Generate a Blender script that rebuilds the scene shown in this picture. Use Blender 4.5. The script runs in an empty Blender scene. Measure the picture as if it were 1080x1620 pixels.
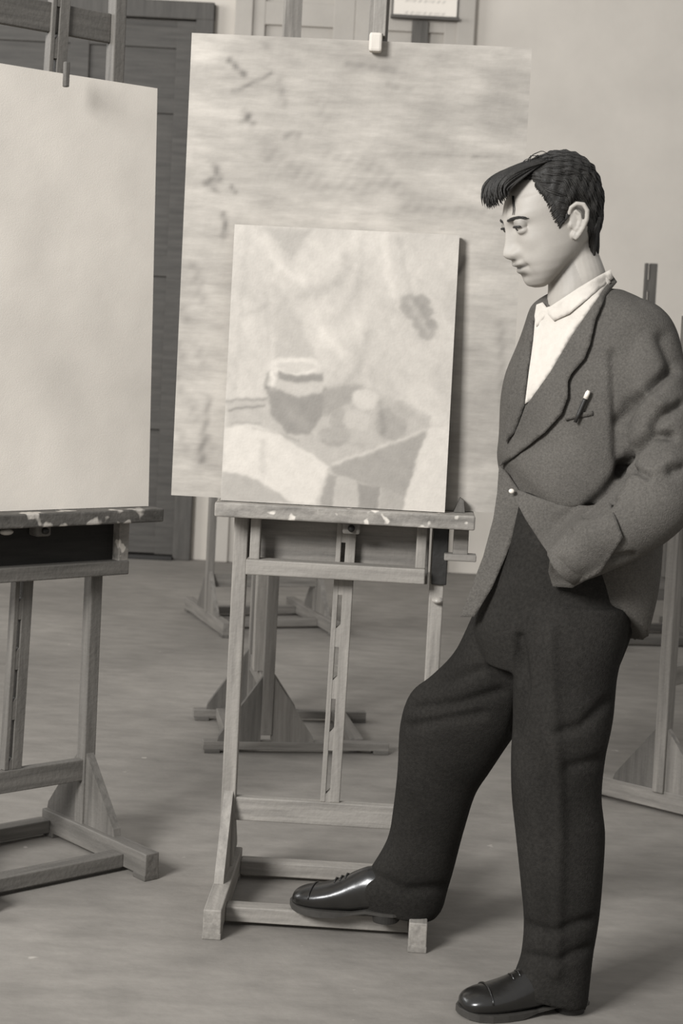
import bpy, bmesh, math, random
import numpy as np
from mathutils import Vector, Matrix
from mathutils.bvhtree import BVHTree
from mathutils.geometry import delaunay_2d_cdt
random.seed(7); rng = np.random.default_rng(7)
scn = bpy.context.scene
COL = scn.collection
R_ = math.radians

# ------------------------------------------------------------------ camera
FPX, CX, CY, CAMH = 2700.0, 540.0, 687.0, 1.36
PITCH, ROLL = R_(3.5), R_(2.9)
CF = np.array([0, math.cos(PITCH), -math.sin(PITCH)])
CU0 = np.array([0, math.sin(PITCH), math.cos(PITCH)])
CXV = np.array([1.0, 0, 0])
CR = math.cos(ROLL)*CXV + math.sin(ROLL)*CU0
CU = math.cos(ROLL)*CU0 - math.sin(ROLL)*CXV
CAM = np.array([0, 0, CAMH])
# the image is turned clockwise: world-right runs slightly downwards in the picture

def ray(x, y): return CR*(x-CX)/FPX + CU*(CY-y)/FPX + CF
def at(x, y, Y):
    d = ray(x, y); return CAM + d*(Y/d[1])
def fl(x, y, z=0.0):
    d = ray(x, y); return CAM + d*((z-CAMH)/d[2])
def proj(P):
    q = np.asarray(P, float) - CAM
    z = q@CF
    return np.stack([CX+FPX*(q@CR)/z, CY-FPX*(q@CU)/z], -1)

cd = bpy.data.cameras.new('camera')
cam = bpy.data.objects.new('camera', cd); COL.objects.link(cam)
M = Matrix.Identity(4)
for i in range(3):
    M[i][0] = CR[i]; M[i][1] = CU[i]; M[i][2] = -CF[i]; M[i][3] = CAM[i]
cam.matrix_world = M
cd.sensor_fit = 'VERTICAL'; cd.sensor_height = 36; cd.sensor_width = 24
cd.lens = FPX/1620*36
cd.shift_y = -(810-CY)/1620
cd.clip_end = 60
cd.dof.use_dof = True; cd.dof.focus_distance = 3.7; cd.dof.aperture_fstop = 7.0
scn.camera = cam

# ------------------------------------------------------------------ materials
TINT = (1.0, 0.926, 0.825)
def tint(g, k=1.0): return (g*TINT[0], g*(1-(1-TINT[1])*k), g*(1-(1-TINT[2])*k), 1)

def mat(name, g, rough=0.7, spec=0.3, mottle=0.25, scale=(6, 6, 6), detail=6, bump=0.1, bscale=60, attr=None, flecks=None, lines=None, second=None):
    """grey procedural material: base grey g varied by stretched noise, optional colour attribute and flecks"""
    m = bpy.data.materials.new(name); m.use_nodes = True
    nt = m.node_tree; nt.nodes.clear()
    N = nt.nodes.new; L = nt.links.new
    out = N('ShaderNodeOutputMaterial'); b = N('ShaderNodeBsdfPrincipled')
    L(b.outputs[0], out.inputs[0])
    b.inputs['Roughness'].default_value = rough
    b.inputs['Specular IOR Level'].default_value = spec
    tc = N('ShaderNodeTexCoord'); mp = N('ShaderNodeMapping')
    mp.inputs['Scale'].default_value = scale
    L(tc.outputs['Object'], mp.inputs[0])
    nz = N('ShaderNodeTexNoise'); nz.inputs['Scale'].default_value = 1.0
    nz.inputs['Detail'].default_value = detail; nz.inputs['Roughness'].default_value = 0.62
    L(mp.outputs[0], nz.inputs['Vector'])
    mr = N('ShaderNodeMapRange'); mr.inputs[1].default_value = 0.3; mr.inputs[2].default_value = 0.7
    mr.inputs[3].default_value = 1-mottle; mr.inputs[4].default_value = 1+mottle
    L(nz.outputs[0], mr.inputs[0])
    base = None
    if attr:
        a = N('ShaderNodeAttribute'); a.attribute_name = attr
        base = a.outputs['Color']
    else:
        c = N('ShaderNodeRGB'); c.outputs[0].default_value = tint(g); base = c.outputs[0]
    mx = N('ShaderNodeVectorMath'); mx.operation = 'SCALE'
    L(base, mx.inputs[0]); L(mr.outputs[0], mx.inputs['Scale'])
    colr = mx.outputs[0]
    if second:                                   # large soft patches (value, scale, amount)
        n2 = N('ShaderNodeTexNoise'); n2.inputs['Scale'].default_value = second[0]; n2.inputs['Detail'].default_value = 3
        L(tc.outputs['Object'], n2.inputs['Vector'])
        m2 = N('ShaderNodeMapRange'); m2.inputs[1].default_value = 0.35; m2.inputs[2].default_value = 0.65
        m2.inputs[3].default_value = 1-second[1]; m2.inputs[4].default_value = 1+second[1]
        L(n2.outputs[0], m2.inputs[0])
        v2 = N('ShaderNodeVectorMath'); v2.operation = 'SCALE'
        L(colr, v2.inputs[0]); L(m2.outputs[0], v2.inputs['Scale']); colr = v2.outputs[0]
    if flecks:                                   # (scale, threshold, grey)  paint spots / tweed flecks
        n3 = N('ShaderNodeTexNoise'); n3.inputs['Scale'].default_value = flecks[0]; n3.inputs['Detail'].default_value = 2
        L(tc.outputs['Object'], n3.inputs['Vector'])
        r3 = N('ShaderNodeMapRange'); r3.inputs[1].default_value = flecks[1]; r3.inputs[2].default_value = flecks[1]+0.05
        L(n3.outputs[0], r3.inputs[0])
        mm = N('ShaderNodeMix'); mm.data_type = 'RGBA'
        L(r3.outputs[0], mm.inputs['Factor']); L(colr, mm.inputs['A'])
        mm.inputs['B'].default_value = tint(flecks[2]); colr = mm.outputs['Result']
    L(colr, b.inputs['Base Color'])
    if bump:
        nb = N('ShaderNodeTexNoise'); nb.inputs['Scale'].default_value = bscale; nb.inputs['Detail'].default_value = 3
        L(tc.outputs['Object'], nb.inputs['Vector'])
        bp = N('ShaderNodeBump'); bp.inputs['Strength'].default_value = bump; bp.inputs['Distance'].default_value = 0.01
        L(nb.outputs[0], bp.inputs['Height']); L(bp.outputs[0], b.inputs['Normal'])
    return m

def woods(prefix, g, mot=0.28, fleck=None):
    lo, hi = 4, 55
    return {ax: mat(prefix+'_'+ax, g, 0.65, 0.3, mot,
                    tuple(lo if a == ax else hi for a in 'xyz'), 5, 0.15, 90, flecks=fleck) for ax in 'xyz'}
WP = woods('pale_wood', 0.235)
WM = woods('worn_wood', 0.20)
WD = woods('dark_wood', 0.10)
WB = woods('grey_wood', 0.16)
WL = woods('grimy_wood', 0.12)
M_SPLAT = mat('paint_spattered_wood', 0.23, 0.6, 0.3, 0.4, (14, 40, 40), 5, 0.2, 80, flecks=(26, 0.63, 0.6))
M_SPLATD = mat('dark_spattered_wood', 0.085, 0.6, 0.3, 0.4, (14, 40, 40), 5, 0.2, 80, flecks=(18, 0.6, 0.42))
M_TRAYD = mat('shaded_dark_wood', 0.022, 0.7, 0.2, 0.3, (4, 40, 40))  # dark wood, deepened in colour for the shade inside the tray
M_DARK = mat('plain_dark', 0.02, 0.5, 0.4, 0.2)
M_STEEL = mat('worn_steel', 0.35, 0.35, 0.6, 0.3, (40, 40, 40))
M_WALL = mat('plaster', 0.58, 0.9, 0.1, 0.05, (3, 3, 3), 5, 0.05, 25, second=(0.5, 0.05))
M_FLOOR = mat('worn_floor', 0.205, 0.85, 0.15, 0.15, (7, 15, 5), 12, 0.12, 40, second=(1.1, 0.14), flecks=(19, 0.74, 0.34))
M_DOORD = mat('dark_door_wood', 0.075, 0.6, 0.3, 0.22, (4, 30, 40), 5, 0.1, 60)
M_DOORS = mat('dark_door_frame', 0.08, 0.6, 0.3, 0.22, (30, 30, 4), 5, 0.1, 60)
M_DOORP = mat('grey_painted_door', 0.42, 0.7, 0.2, 0.06, (4, 4, 4))
M_PAPER = mat('white_paper', 0.78, 0.8, 0.1, 0.02, attr='Col')
M_BOARD = mat('stained_board', 0.5, 0.75, 0.2, 0.12, (12, 12, 55), 9, 0.08, 60, attr='Col', second=(5, 0.10))
M_PAINT = mat('oil_paint_surface', 0.5, 0.6, 0.3, 0.05, (40, 40, 40), 5, 0.07, 160, attr='Col')
M_EDGE = mat('raw_canvas_edge', 0.55, 0.9, 0.1, 0.1)
M_CANVAS = mat('primed_canvas', 0.8, 0.85, 0.1, 0.025, (7, 7, 7), 6, 0.06, 300, attr='Col')
M_SUIT = mat('wool_jacket_cloth', 0.09, 0.95, 0.08, 0.22, (240, 240, 240), 3, 0.35, 500, second=(7, 0.10))
M_TROUS = mat('dark_trouser_cloth', 0.021, 0.95, 0.08, 0.25, (150, 150, 150), 3, 0.3, 400, second=(6, 0.15))
M_SHIRT = mat('white_shirt_cloth', 0.5, 0.9, 0.1, 0.05, (60, 60, 60), 3, 0.1, 300)
M_SKIN = mat('skin', 0.4, 0.55, 0.3, 0.04, (40, 40, 40), 4, 0.04, 400, attr='Col')
M_HAIR = mat('dark_hair', 0.022, 0.6, 0.3, 0.4, (60, 60, 60), 4, 0.2, 300)
M_SHOE = mat('polished_leather', 0.013, 0.25, 0.6, 0.2, (30, 30, 30), 3, 0.04, 60)
M_SOLE = mat('leather_sole', 0.04, 0.5, 0.4, 0.15, (40, 40, 40))
M_EYE = mat('eye_white', 0.35, 0.3, 0.5, 0.0)
M_IRIS = mat('dark_iris', 0.01, 0.2, 0.5, 0.0)
M_BUTTON = mat('pale_button', 0.7, 0.2, 0.6, 0.0)

# ------------------------------------------------------------------ object helpers
def link(name, me, m=None, parent=None, smooth=False):
    o = bpy.data.objects.new(name, me); COL.objects.link(o)
    if m is not None:
        for x in (m if isinstance(m, (list, tuple)) else [m]): me.materials.append(x)
    if parent is not None: o.parent = parent
    if smooth:
        me.polygons.foreach_set('use_smooth', [True]*len(me.polygons))
    return o
def tag(o, label, cat, group=None):
    o['label'] = label; o['category'] = cat
    if group: o['group'] = group
    return o
def structure(o):
    o['kind'] = 'structure'; return o
def empty(name, loc, yaw=0.0):
    o = bpy.data.objects.new(name, None); COL.objects.link(o)
    o.location = loc; o.rotation_euler = (0, 0, yaw); o.empty_display_size = 0.1
    return o

class MB:
    """collects shapes, then links them as one mesh object"""
    def __init__(s): s.bm = bmesh.new()
    def box(s, c, d, rot=None, bev=0.0025, mi=0):
        r = bmesh.ops.create_cube(s.bm, size=1)
        vs = r['verts']
        mt = Matrix.Translation(Vector(c)) @ (rot.to_4x4() if rot else Matrix.Identity(4)) @ Matrix.Diagonal((d[0], d[1], d[2], 1))
        bmesh.ops.transform(s.bm, matrix=mt, verts=vs)
        fs = list({f for v in vs for f in v.link_faces})
        for f in fs: f.material_index = mi
        if bev:
            es = list({e for v in vs for e in v.link_edges})
            bmesh.ops.bevel(s.bm, geom=es, offset=min(bev, min(d)*0.3), segments=2, profile=0.5, affect='EDGES')
        return s
    def bar(s, a, b, w, h, up=(0, 0, 1), bev=0.0025, mi=0):
        a = Vector(a); b = Vector(b); z = (b-a).normalized()
        x = z.cross(Vector(up))
        if x.length < 1e-4: x = Vector((1, 0, 0))
        x.normalize(); y = x.cross(z).normalized()
        rot = Matrix((x, z, y)).transposed()
        return s.box((a+b)/2, (w, (b-a).length, h), rot, bev, mi)
    def prism(s, pts, axis, lo, hi, bev=0.002, mi=0):
        """polygon extruded along axis ('x' or 'y'); pts are the other two coordinates"""
        def P(p, t): return (t, p[0], p[1]) if axis == 'x' else (p[0], t, p[1])
        v0 = [s.bm.verts.new(P(p, lo)) for p in pts]; v1 = [s.bm.verts.new(P(p, hi)) for p in pts]
        n = len(pts); fs = []
        fs.append(s.bm.faces.new(v0)); fs.append(s.bm.faces.new(v1[::-1]))
        for i in range(n): fs.append(s.bm.faces.new((v0[i], v1[i], v1[(i+1) % n], v0[(i+1) % n])))
        for f in fs: f.material_index = mi
        bmesh.ops.recalc_face_normals(s.bm, faces=fs)
        return s
    def tube(s, pts, rad, n=10, flat=1.0, mi=0, ref=None):
        vs, fs = tube_arrays(pts, rad, n, flat, ref)
        bv = [s.bm.verts.new(v) for v in vs]
        for f in fs:
            try:
                nf = s.bm.faces.new([bv[i] for i in f]); nf.material_index = mi; nf.smooth = True
            except ValueError: pass
        return s
    def ball(s, c, r, n=16, rot=None, mi=0):
        res = bmesh.ops.create_uvsphere(s.bm, u_segments=n, v_segments=max(6, n//2), radius=1)
        d = r if hasattr(r, '__len__') else (r, r, r)
        mt = Matrix.Translation(Vector(c)) @ (rot.to_4x4() if rot else Matrix.Identity(4)) @ Matrix.Diagonal((d[0], d[1], d[2], 1))
        bmesh.ops.transform(s.bm, matrix=mt, verts=res['verts'])
        for f in {f for v in res['verts'] for f in v.link_faces}: f.material_index = mi; f.smooth = True
        return s
    def build(s, name, m, parent=None, off=None):
        if off is not None: bmesh.ops.translate(s.bm, verts=s.bm.verts, vec=-Vector(off))
        bmesh.ops.recalc_face_normals(s.bm, faces=s.bm.faces)
        me = bpy.data.meshes.new(name); s.bm.to_mesh(me); s.bm.free()
        return link(name, me, m, parent)

def tube_arrays(pts, rad, n=10, flat=1.0, ref=None):
    P = np.asarray(pts, float); k = len(P)
    rad = np.broadcast_to(np.asarray(rad, float), (k,)) if np.ndim(rad) < 2 else np.asarray(rad, float)
    T = np.gradient(P, axis=0); T /= np.linalg.norm(T, axis=1)[:, None]+1e-12
    a = np.array(ref if ref is not None else (0.123, 0.3, 0.95)); V = []
    for i in range(k):
        a = a - T[i]*(a@T[i])
        if np.linalg.norm(a) < 1e-6: a = np.cross(T[i], (1, 0, 0))
        a = a/np.linalg.norm(a); b = np.cross(T[i], a)
        ra, rb = (rad[i], rad[i]*flat) if rad.ndim == 1 else rad[i]
        th = np.linspace(0, 2*np.pi, n, endpoint=False)
        V.append(P[i]+np.outer(np.cos(th), a)*ra+np.outer(np.sin(th), b)*rb)
        if ref is not None: a = np.array(ref, float)
    return loft_arrays(V)

def loft_arrays(rings):
    n = len(rings[0]); V = [tuple(p) for r in rings for p in r]; Fc = []
    for i in range(len(rings)-1):
        for j in range(n):
            a = i*n+j; b = i*n+(j+1) % n
            Fc.append((a, b, b+n, a+n))
    for i, flip in ((0, True), (len(rings)-1, False)):
        c = np.mean(rings[i], axis=0); V.append(tuple(c)); ci = len(V)-1
        for j in range(n):
            a = i*n+j; b = i*n+(j+1) % n
            Fc.append((ci, b, a) if flip else (ci, a, b))
    return V, Fc

def merge(parts):
    V = []; Fc = []
    for v, f in parts:
        k = len(V); V += [tuple(p) for p in v]; Fc += [tuple(i+k for i in q) for q in f]
    return V, Fc
def mesh_of(name, V, Fc):
    me = bpy.data.meshes.new(name); me.from_pydata([tuple(map(float, p)) for p in V], [], Fc); me.update()
    bm = bmesh.new(); bm.from_mesh(me); bmesh.ops.recalc_face_normals(bm, faces=bm.faces); bm.to_mesh(me); bm.free()
    return me
def remeshed(name, parts, voxel, smooth=4, fac=0.5):
    """union of closed shapes as one continuous skin"""
    V, Fc = merge(parts); me = mesh_of(name, V, Fc)
    o = bpy.data.objects.new(name+'_tmp', me); COL.objects.link(o)
    r = o.modifiers.new('r', 'REMESH'); r.mode = 'VOXEL'; r.voxel_size = voxel; r.adaptivity = 0
    s = o.modifiers.new('s', 'SMOOTH'); s.iterations = smooth; s.factor = fac
    dg = bpy.context.evaluated_depsgraph_get(); dg.update()
    new = bpy.data.meshes.new_from_object(o.evaluated_get(dg)); new.name = name
    bpy.data.objects.remove(o); bpy.data.meshes.remove(me)
    return new
def coords(me):
    a = np.empty(len(me.vertices)*3); me.vertices.foreach_get('co', a); return a.reshape(-1, 3)
def normals(me):
    a = np.empty(len(me.vertices)*3); me.vertex_normals.foreach_get('vector', a); return a.reshape(-1, 3)
def set_coords(me, a):
    me.vertices.foreach_set('co', np.ascontiguousarray(a).ravel()); me.update()
def set_col(me, g):
    """per-vertex grey (linear) -> colour attribute"""
    at_ = me.color_attributes.new('Col', 'FLOAT_COLOR', 'POINT')
    c = np.ones((len(me.vertices), 4)); g = np.asarray(g)
    for i in range(3): c[:, i] = g*TINT[i]
    at_.data.foreach_set('color', c.ravel())
def s2l(v): v = np.asarray(v)/255.0; return np.where(v <= 0.04045, v/12.92, ((v+0.055)/1.055)**2.4)
def bvh_of(me): return BVHTree.FromPolygons([v.co for v in me.vertices], [tuple(p.vertices) for p in me.polygons])

def pt_seg(P, poly):
    """distance of 2-D points to a polyline"""
    d = np.full(len(P), 1e9)
    for a, b in zip(poly[:-1], poly[1:]):
        a = np.array(a, float); b = np.array(b, float); ab = b-a
        t = np.clip(((P-a)@ab)/(ab@ab+1e-9), 0, 1)
        d = np.minimum(d, np.linalg.norm(P-(a+t[:, None]*ab), axis=1))
    return d
def in_poly(P, poly):
    x, y = P[:, 0], P[:, 1]; ins = np.zeros(len(P), bool); n = len(poly)
    for i in range(n):
        x1, y1 = poly[i]; x2, y2 = poly[(i+1) % n]
        c = ((y1 > y) != (y2 > y)) & (x < (x2-x1)*(y-y1)/((y2-y1) or 1e-9)+x1)
        ins ^= c
    return ins
def sdf(P, poly):
    d = pt_seg(P, list(poly)+[poly[0]]); return np.where(in_poly(P, poly), -d, d)
def sstep(d, w): return 1/(1+np.exp(np.clip(d/w*3, -40, 40)))   # 1 inside, 0 outside
def interp(x, xs, ys): return np.interp(x, xs, ys)

# ------------------------------------------------------------------ the room
WY = 9.75
me = bpy.data.meshes.new('floor')
me.from_pydata([(-9, -4, 0), (9, -4, 0), (9, WY, 0), (-9, WY, 0), (-9, -4, -.05), (9, -4, -.05), (9, WY, -.05), (-9, WY, -.05)], [],
               [(0, 1, 2, 3), (7, 6, 5, 4), (0, 4, 5, 1), (1, 5, 6, 2), (2, 6, 7, 3), (3, 7, 4, 0)])
structure(link('floor', me, M_FLOOR))
structure(MB().box((0, WY+.1, 2.2), (18, .2, 4.4), bev=0).build('wall_back', M_WALL))

# dark panelled door at the left of the back wall
xr = at(310, 700, WY)[0]           # outer right edge of its casing
DT = 3.15
d1 = empty('door_1', (xr-.75, WY, 0)); structure(d1)
b = MB()
b.box((.70, -.035, DT/2), (.10, .07, DT), bev=.006); b.box((-.70, -.035, DT/2), (.10, .07, DT), bev=.006)
b.box((0, -.035, DT-.05), (1.5, .075, .10), bev=.006)
b.build('door_casing', M_DOORS, d1)
b = MB()
b.box((0, -.012, DT/2-.04), (1.30, .024, DT-.13), bev=.002)
for sx in (-1, 1): b.box((sx*.60, -.03, DT/2-.04), (.115, .03, DT-.13), bev=.004)
b.box((0, -.0295, 1.5), (.11, .029, DT-.2), bev=.004)
for z, h in ((.06, .10), (.78, .12), (1.65, .12), (2.93, .12), (2.55, .09)): b.box((0, -.0285, z+.02), (1.22, .027, h), bev=.004)
b.build('door_panel', M_DOORD, d1)
MB().box((0, -.055, .012), (1.3, .10, .02)).build('door_sill', M_DARK, d1)

# grey painted double door behind the drawing board
x0, x1 = at(372, 40, WY)[0], at(750, 40, WY)[0]
d2 = empty('door_2', ((x0+x1)/2, WY, 0)); structure(d2)
w2 = x1-x0; H2 = 3.7
b = MB(); 
for sx in (-1, 1): b.box((sx*(w2/2-.05), -.03, H2/2), (.10, .06, H2), bev=.006)
b.box((0, -.029, H2-.05), (w2-.02, .056, .1)); b.build('door_casing', M_DOORP, d2)
b = MB(); b.box((0, -.006, H2/2), (w2-.2, .012, H2-.2), bev=0)
for sx in (-1, 1):
    c = sx*(w2/4-.025)
    for ex in (-1, 1): b.box((c+ex*(w2/4-.085), -.022, H2/2-.05), (.12, .034, H2-.1), bev=.005)
    for z in (.12, 1.0, 2.0, 3.115, 3.5): b.box((c, -.0205, z), (w2/2-.06, .031, .13), bev=.005)
b.build('door_panel', M_DOORP, d2)
structure(MB().box((4.9, WY-.012, .06), (8.1, .024, .12), bev=.004).build('baseboard_back', M_WALL))

# notice and strip hung on the grey door
n0, n1 = at(622, 20, WY-.06), at(722, 20, WY-.06)
nb = at(672, 27, WY-.06)[2]
nt_ = empty('notice_board', ((n0[0]+n1[0])/2, WY-.05, nb))
tag(nt_, 'white paper notice on a dark-edged board high on the grey door', 'notice')
b = MB(); b.box((0, -.008, .16), (n1[0]-n0[0]+.02, .016, .34)); b.build('backing', WD['x'], nt_)
MB().box((0, -.03, -.008), (n1[0]-n0[0]+.03, .05, .018)).build('lip', WD['x'], nt_)
g = 24; V = []; Fc = []; cols = []
for j in range(g+1):
    for i in range(g+1):
        u = i/g; v = j/g; V.append(((u-.5)*(n1[0]-n0[0]), -.019+.003*math.sin(u*3.1), .005+v*.32))
        line = .0 if not (.18 < u < .8 and (j % 5 in (1,)) and j > 0) else 1.0
        cols.append(.80-.28*line*(.5+.5*math.sin(i*2.7+j)))
for j in range(g):
    for i in range(g):
        a = j*(g+1)+i; Fc.append((a, a+1, a+g+2, a+g+1))
me = mesh_of('sheet', V, Fc); set_col(me, cols)
o = link('sheet', me, M_PAPER, nt_)
sm = o.modifiers.new('t', 'SOLIDIFY'); sm.thickness = .002
s0, s1 = at(651, 50, WY-.06), at(677, 50, WY-.06)
zt, zb = at(664, 30, WY-.06)[2], at(664, 77, WY-.06)[2]
b = MB(); b.box(((s0[0]+s1[0])/2, WY-.055, (zt+zb)/2), (s1[0]-s0[0], .012, zt-zb-.02))
tag(b.build('door_plate', WD['z']), 'dark narrow plate fixed to the grey door just under the white notice', 'plate')

# cupboard at the far right
cx0 = at(1056, 580, 9.3)[0]; cz = at(1060, 566, 9.3)[2]
cb = empty('low_cupboard', (cx0+.6, 9.5, 0)); tag(cb, 'grey wooden cupboard against the back wall, mostly behind the man\'s elbow', 'cupboard')
MB().box((0, 0, cz/2), (1.2, .42, cz-.03)).build('body', WB['x'], cb)
MB().box((0, -.01, cz), (1.26, .47, .03)).build('top', WM['x'], cb)
for sx in (-1, 1):
    dd = MB().box((sx*.29, -.22, cz/2), (.55, .02, cz-.2)).build('door', WB['z'], cb)
    MB().ball((sx*.06, -.24, cz/2+.1), .016).build('knob', M_STEEL, dd)

# ------------------------------------------------------------------ studio easels
def make_easel(loc, yaw, label, W=.46, D=.47, ledge=.95, up_top=1.7, mast_top=2.15, cross=None, tray=True,
               ledge_x=(-.30, .30), mast_x=0.0, up_y=.10, wood=WP, wood2=None, ledge_mat=None, mid_z=.205, clamp_z=None,
               name='studio_easel', rails=(-.12, .215), mast_w=.046, dark_tray=False, brace=True, mast_lean=0.0, mast_t=.026, mast_mat=None, up_w=.034, bottom_rail_x=None, foot_h=.055):
    wood2 = wood2 or wood; ledge_mat = ledge_mat or M_SPLAT
    e = empty(name, loc, yaw); tag(e, label, 'easel')
    for s in (-1, 1):
        x = s*W/2
        b = MB(); b.box((x, 0, .012+foot_h/2), (.040, D, foot_h)); fb = b.build('foot_bar', wood['y'], e)
        for y in (-D/2+.025, D/2-.03): MB().box((x, y, .0075), (.042, .05, .015), bev=.002).build('foot_pad', wood2['y'], fb)
        b = MB(); b.box((x*1.03, up_y, (.06+up_top)/2), (up_w, .036, up_top-.06), bev=.003); b.build('upright', wood['z'], e)
        if brace:
            for sy in (-1, 1):
                q = [(up_y+sy*.017, .012+foot_h), (up_y+sy*.155, .012+foot_h), (up_y+sy*.15, .03+foot_h), (up_y+sy*.017, .25)]
                MB().prism(q if sy > 0 else q[::-1], 'x', x*1.03-.011, x*1.03+.011).build('brace', (wood if sy < 0 else wood2)['z'], e)
    for y, nm in ((rails[0], 'front_rail'), (rails[1], 'rear_rail')):
        b = MB(); b.box((0, y, .028), (W-.04, .045, .034)); b.build(nm, wood['x'], e)
    b = MB(); b.box((0, up_y, mid_z), (W-.0, .026, .056)); b.build('middle_rail', wood['x'], e)
    # notched central mast: two strips joined by blocks leave the slots open
    b = MB(); zb = mid_z+.028; y = up_y+.005; t = mast_t
    lw = .012; sl = .010; rw = mast_w-lw-sl; xl = mast_x-mast_w/2
    b.box((xl+lw/2, y, (zb+mast_top)/2), (lw, t, mast_top-zb), bev=.0015)
    b.box((xl+lw+sl+rw/2, y, (zb+mast_top)/2), (rw, t, mast_top-zb), bev=.0015)
    z = zb; k = 0
    while z < mast_top-.02:
        h = .055 if k else .03
        b.prism([(xl+lw-.001, z), (xl+lw+sl+.001, z), (xl+lw+sl+.001, min(z+h, mast_top)), (xl+lw-.001, min(z+h-.012, mast_top))], 'y', y-t/2+.001, y+t/2-.001)
        z += .125; k += 1
    if mast_lean: bmesh.ops.rotate(b.bm, verts=b.bm.verts, cent=(mast_x, y, zb), matrix=Matrix.Rotation(mast_lean, 3, 'Y'))
    b.build('notched_mast', mast_mat or wood['z'], e)
    cxm = mast_x+math.tan(mast_lean)*((clamp_z or 0)-zb)
    if cross:
        b = MB(); b.box((0, up_y+.008, cross), (W*1.03-up_w, .018, .072)); b.build('top_crossbar', wood2['x'], e)
    if tray:
        yf = up_y-.13
        b = MB(); b.box(((ledge_x[0]+ledge_x[1])/2, up_y-.065, ledge-.017), (ledge_x[1]-ledge_x[0], .115, .034), bev=.004); b.build('ledge', ledge_mat, e)
        wd = wood2
        b = MB(); bx = bottom_rail_x or (-W/2+.02, W/2-.01)
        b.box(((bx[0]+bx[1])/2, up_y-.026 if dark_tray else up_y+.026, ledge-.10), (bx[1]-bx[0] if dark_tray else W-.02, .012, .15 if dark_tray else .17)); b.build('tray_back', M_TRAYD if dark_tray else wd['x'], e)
        b = MB(); b.box(((bx[0]+bx[1])/2, up_y-.04, ledge-.155), (bx[1]-bx[0], .05, .036), bev=.003); b.build('tray_rail', wood['x'], e)
        for x in (bx[0]+.018, bx[1]-.012):
            b = MB(); b.box((x, up_y-.035, ledge-.086), (.024, .03, .104)); b.build('tray_stile', wood['z'], e)
        b = MB(); b.box((mast_x+.02, up_y-.055, ledge-.049), (.042, .04, .030), bev=.006); cl = b.build('clamp_block', wood['x'], e)
        b = MB(); b.tube([(mast_x+.02, up_y-.074, ledge-.049), (mast_x+.02, up_y-.085, ledge-.049)], .008, 12); b.build('screw', M_DARK, cl)
    if clamp_z:
        b = MB(); b.box((cxm+.004, up_y-.0235, clamp_z+.25), (.030, .028, .42)); sc = b.build('top_clamp', wood['z'], e)
        b = MB(); b.box((cxm-.002, up_y-.052, clamp_z+.022), (.030, .026, .044), bev=.006); b.box((cxm-.002, up_y-.032, clamp_z+.041), (.028, .02, .012)); b.build('clamp_jaw', M_EDGE, sc)
    return e

MAINY = -R_(2.2)
main = make_easel((.005, 3.925, 0), MAINY, 'pale wooden easel in the middle, holding the still life, man\'s shoe on its rail',
                  W=.455, up_top=1.85, mast_top=2.5, ledge_x=(-.288, .312), mast_x=.008, wood=WP, wood2=WM, clamp_z=2.0, mast_lean=R_(.65),
                  bottom_rail_x=(-.215, .205))
b = MB(); b.box((.285, .075, .885), (.035, .03, .075)); b.box((.285, .07, .842), (.075, .04, .016)); b.build('ledge_bracket', WM['x'], main)
b = MB(); b.box((.2385, .077, .845), (.036, .008, .145)); b.build('added_dark_plate', M_DARK, main)  # dark plate added over the upper part of the right upright
b = MB(); b.ball((.238, .08, .735), (.014, .02, .008)); b.build('bolt_head', M_STEEL, main)

LY = R_(42)
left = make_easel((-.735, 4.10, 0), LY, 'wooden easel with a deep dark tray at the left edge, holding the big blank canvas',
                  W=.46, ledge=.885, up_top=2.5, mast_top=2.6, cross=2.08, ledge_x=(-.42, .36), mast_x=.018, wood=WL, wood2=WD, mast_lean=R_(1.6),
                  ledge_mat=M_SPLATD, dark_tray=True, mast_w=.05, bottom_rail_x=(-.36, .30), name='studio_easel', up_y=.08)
b = MB(); b.box((.285, .05, .80), (.03, .06, .12)); b.build('tray_end', M_SPLAT, left)
b = MB(); b.box((.040, -.008, 1.935), (.012, .014, .06)); b.build('canvas_peg', WD['z'], left)
b = MB(); b.ball((-.07, .0, .838), (.018, .012, .008)); b.build('tray_knob', M_STEEL, left)

# background easels
Bc = np.array([-.13, 5.62, 0])
make_easel(tuple(Bc), R_(90+9), 'dark wooden easel seen from the side, on the floor just behind the middle easel', W=.44, D=.60, up_top=2.1, mast_top=2.9,
           ledge=1.0, ledge_x=(-.25, .25), wood=WB, wood2=WD, ledge_mat=WD['x'], mast_x=-.05, up_y=.10, mast_w=.06, mast_t=.055, mast_mat=WP['z'], rails=(-.2, .2), foot_h=.026)
make_easel((-.33, 7.75, 0), R_(19), 'small easel deepest in the room, its feet behind the side-on easel', W=.50, D=.70, up_top=1.9, mast_top=2.2,
           ledge=1.05, wood=WB, wood2=WD, ledge_mat=WD['x'], up_y=-.04)
De = make_easel((1.15, 5.12, 0), R_(50), 'wooden easel at the right edge, behind the man\'s elbow and leg', W=.50, D=.52, up_top=1.45, mast_top=1.3,
           ledge=.95, wood=WM, wood2=WD, ledge_mat=WD['x'], up_w=.042, up_y=0.0, mid_z=.40)
Ex = at(1030, 430, 7.8)
make_easel((Ex[0]+.03, 7.8, 0), R_(8), 'easel whose bare dark mast end rises behind the man\'s near shoulder', W=.46, D=.6, up_top=1.0, mast_top=at(1030, 415, 7.8)[2],
           ledge=.8, wood=WD, wood2=WD, ledge_mat=WD['x'], mast_w=.055)

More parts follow.
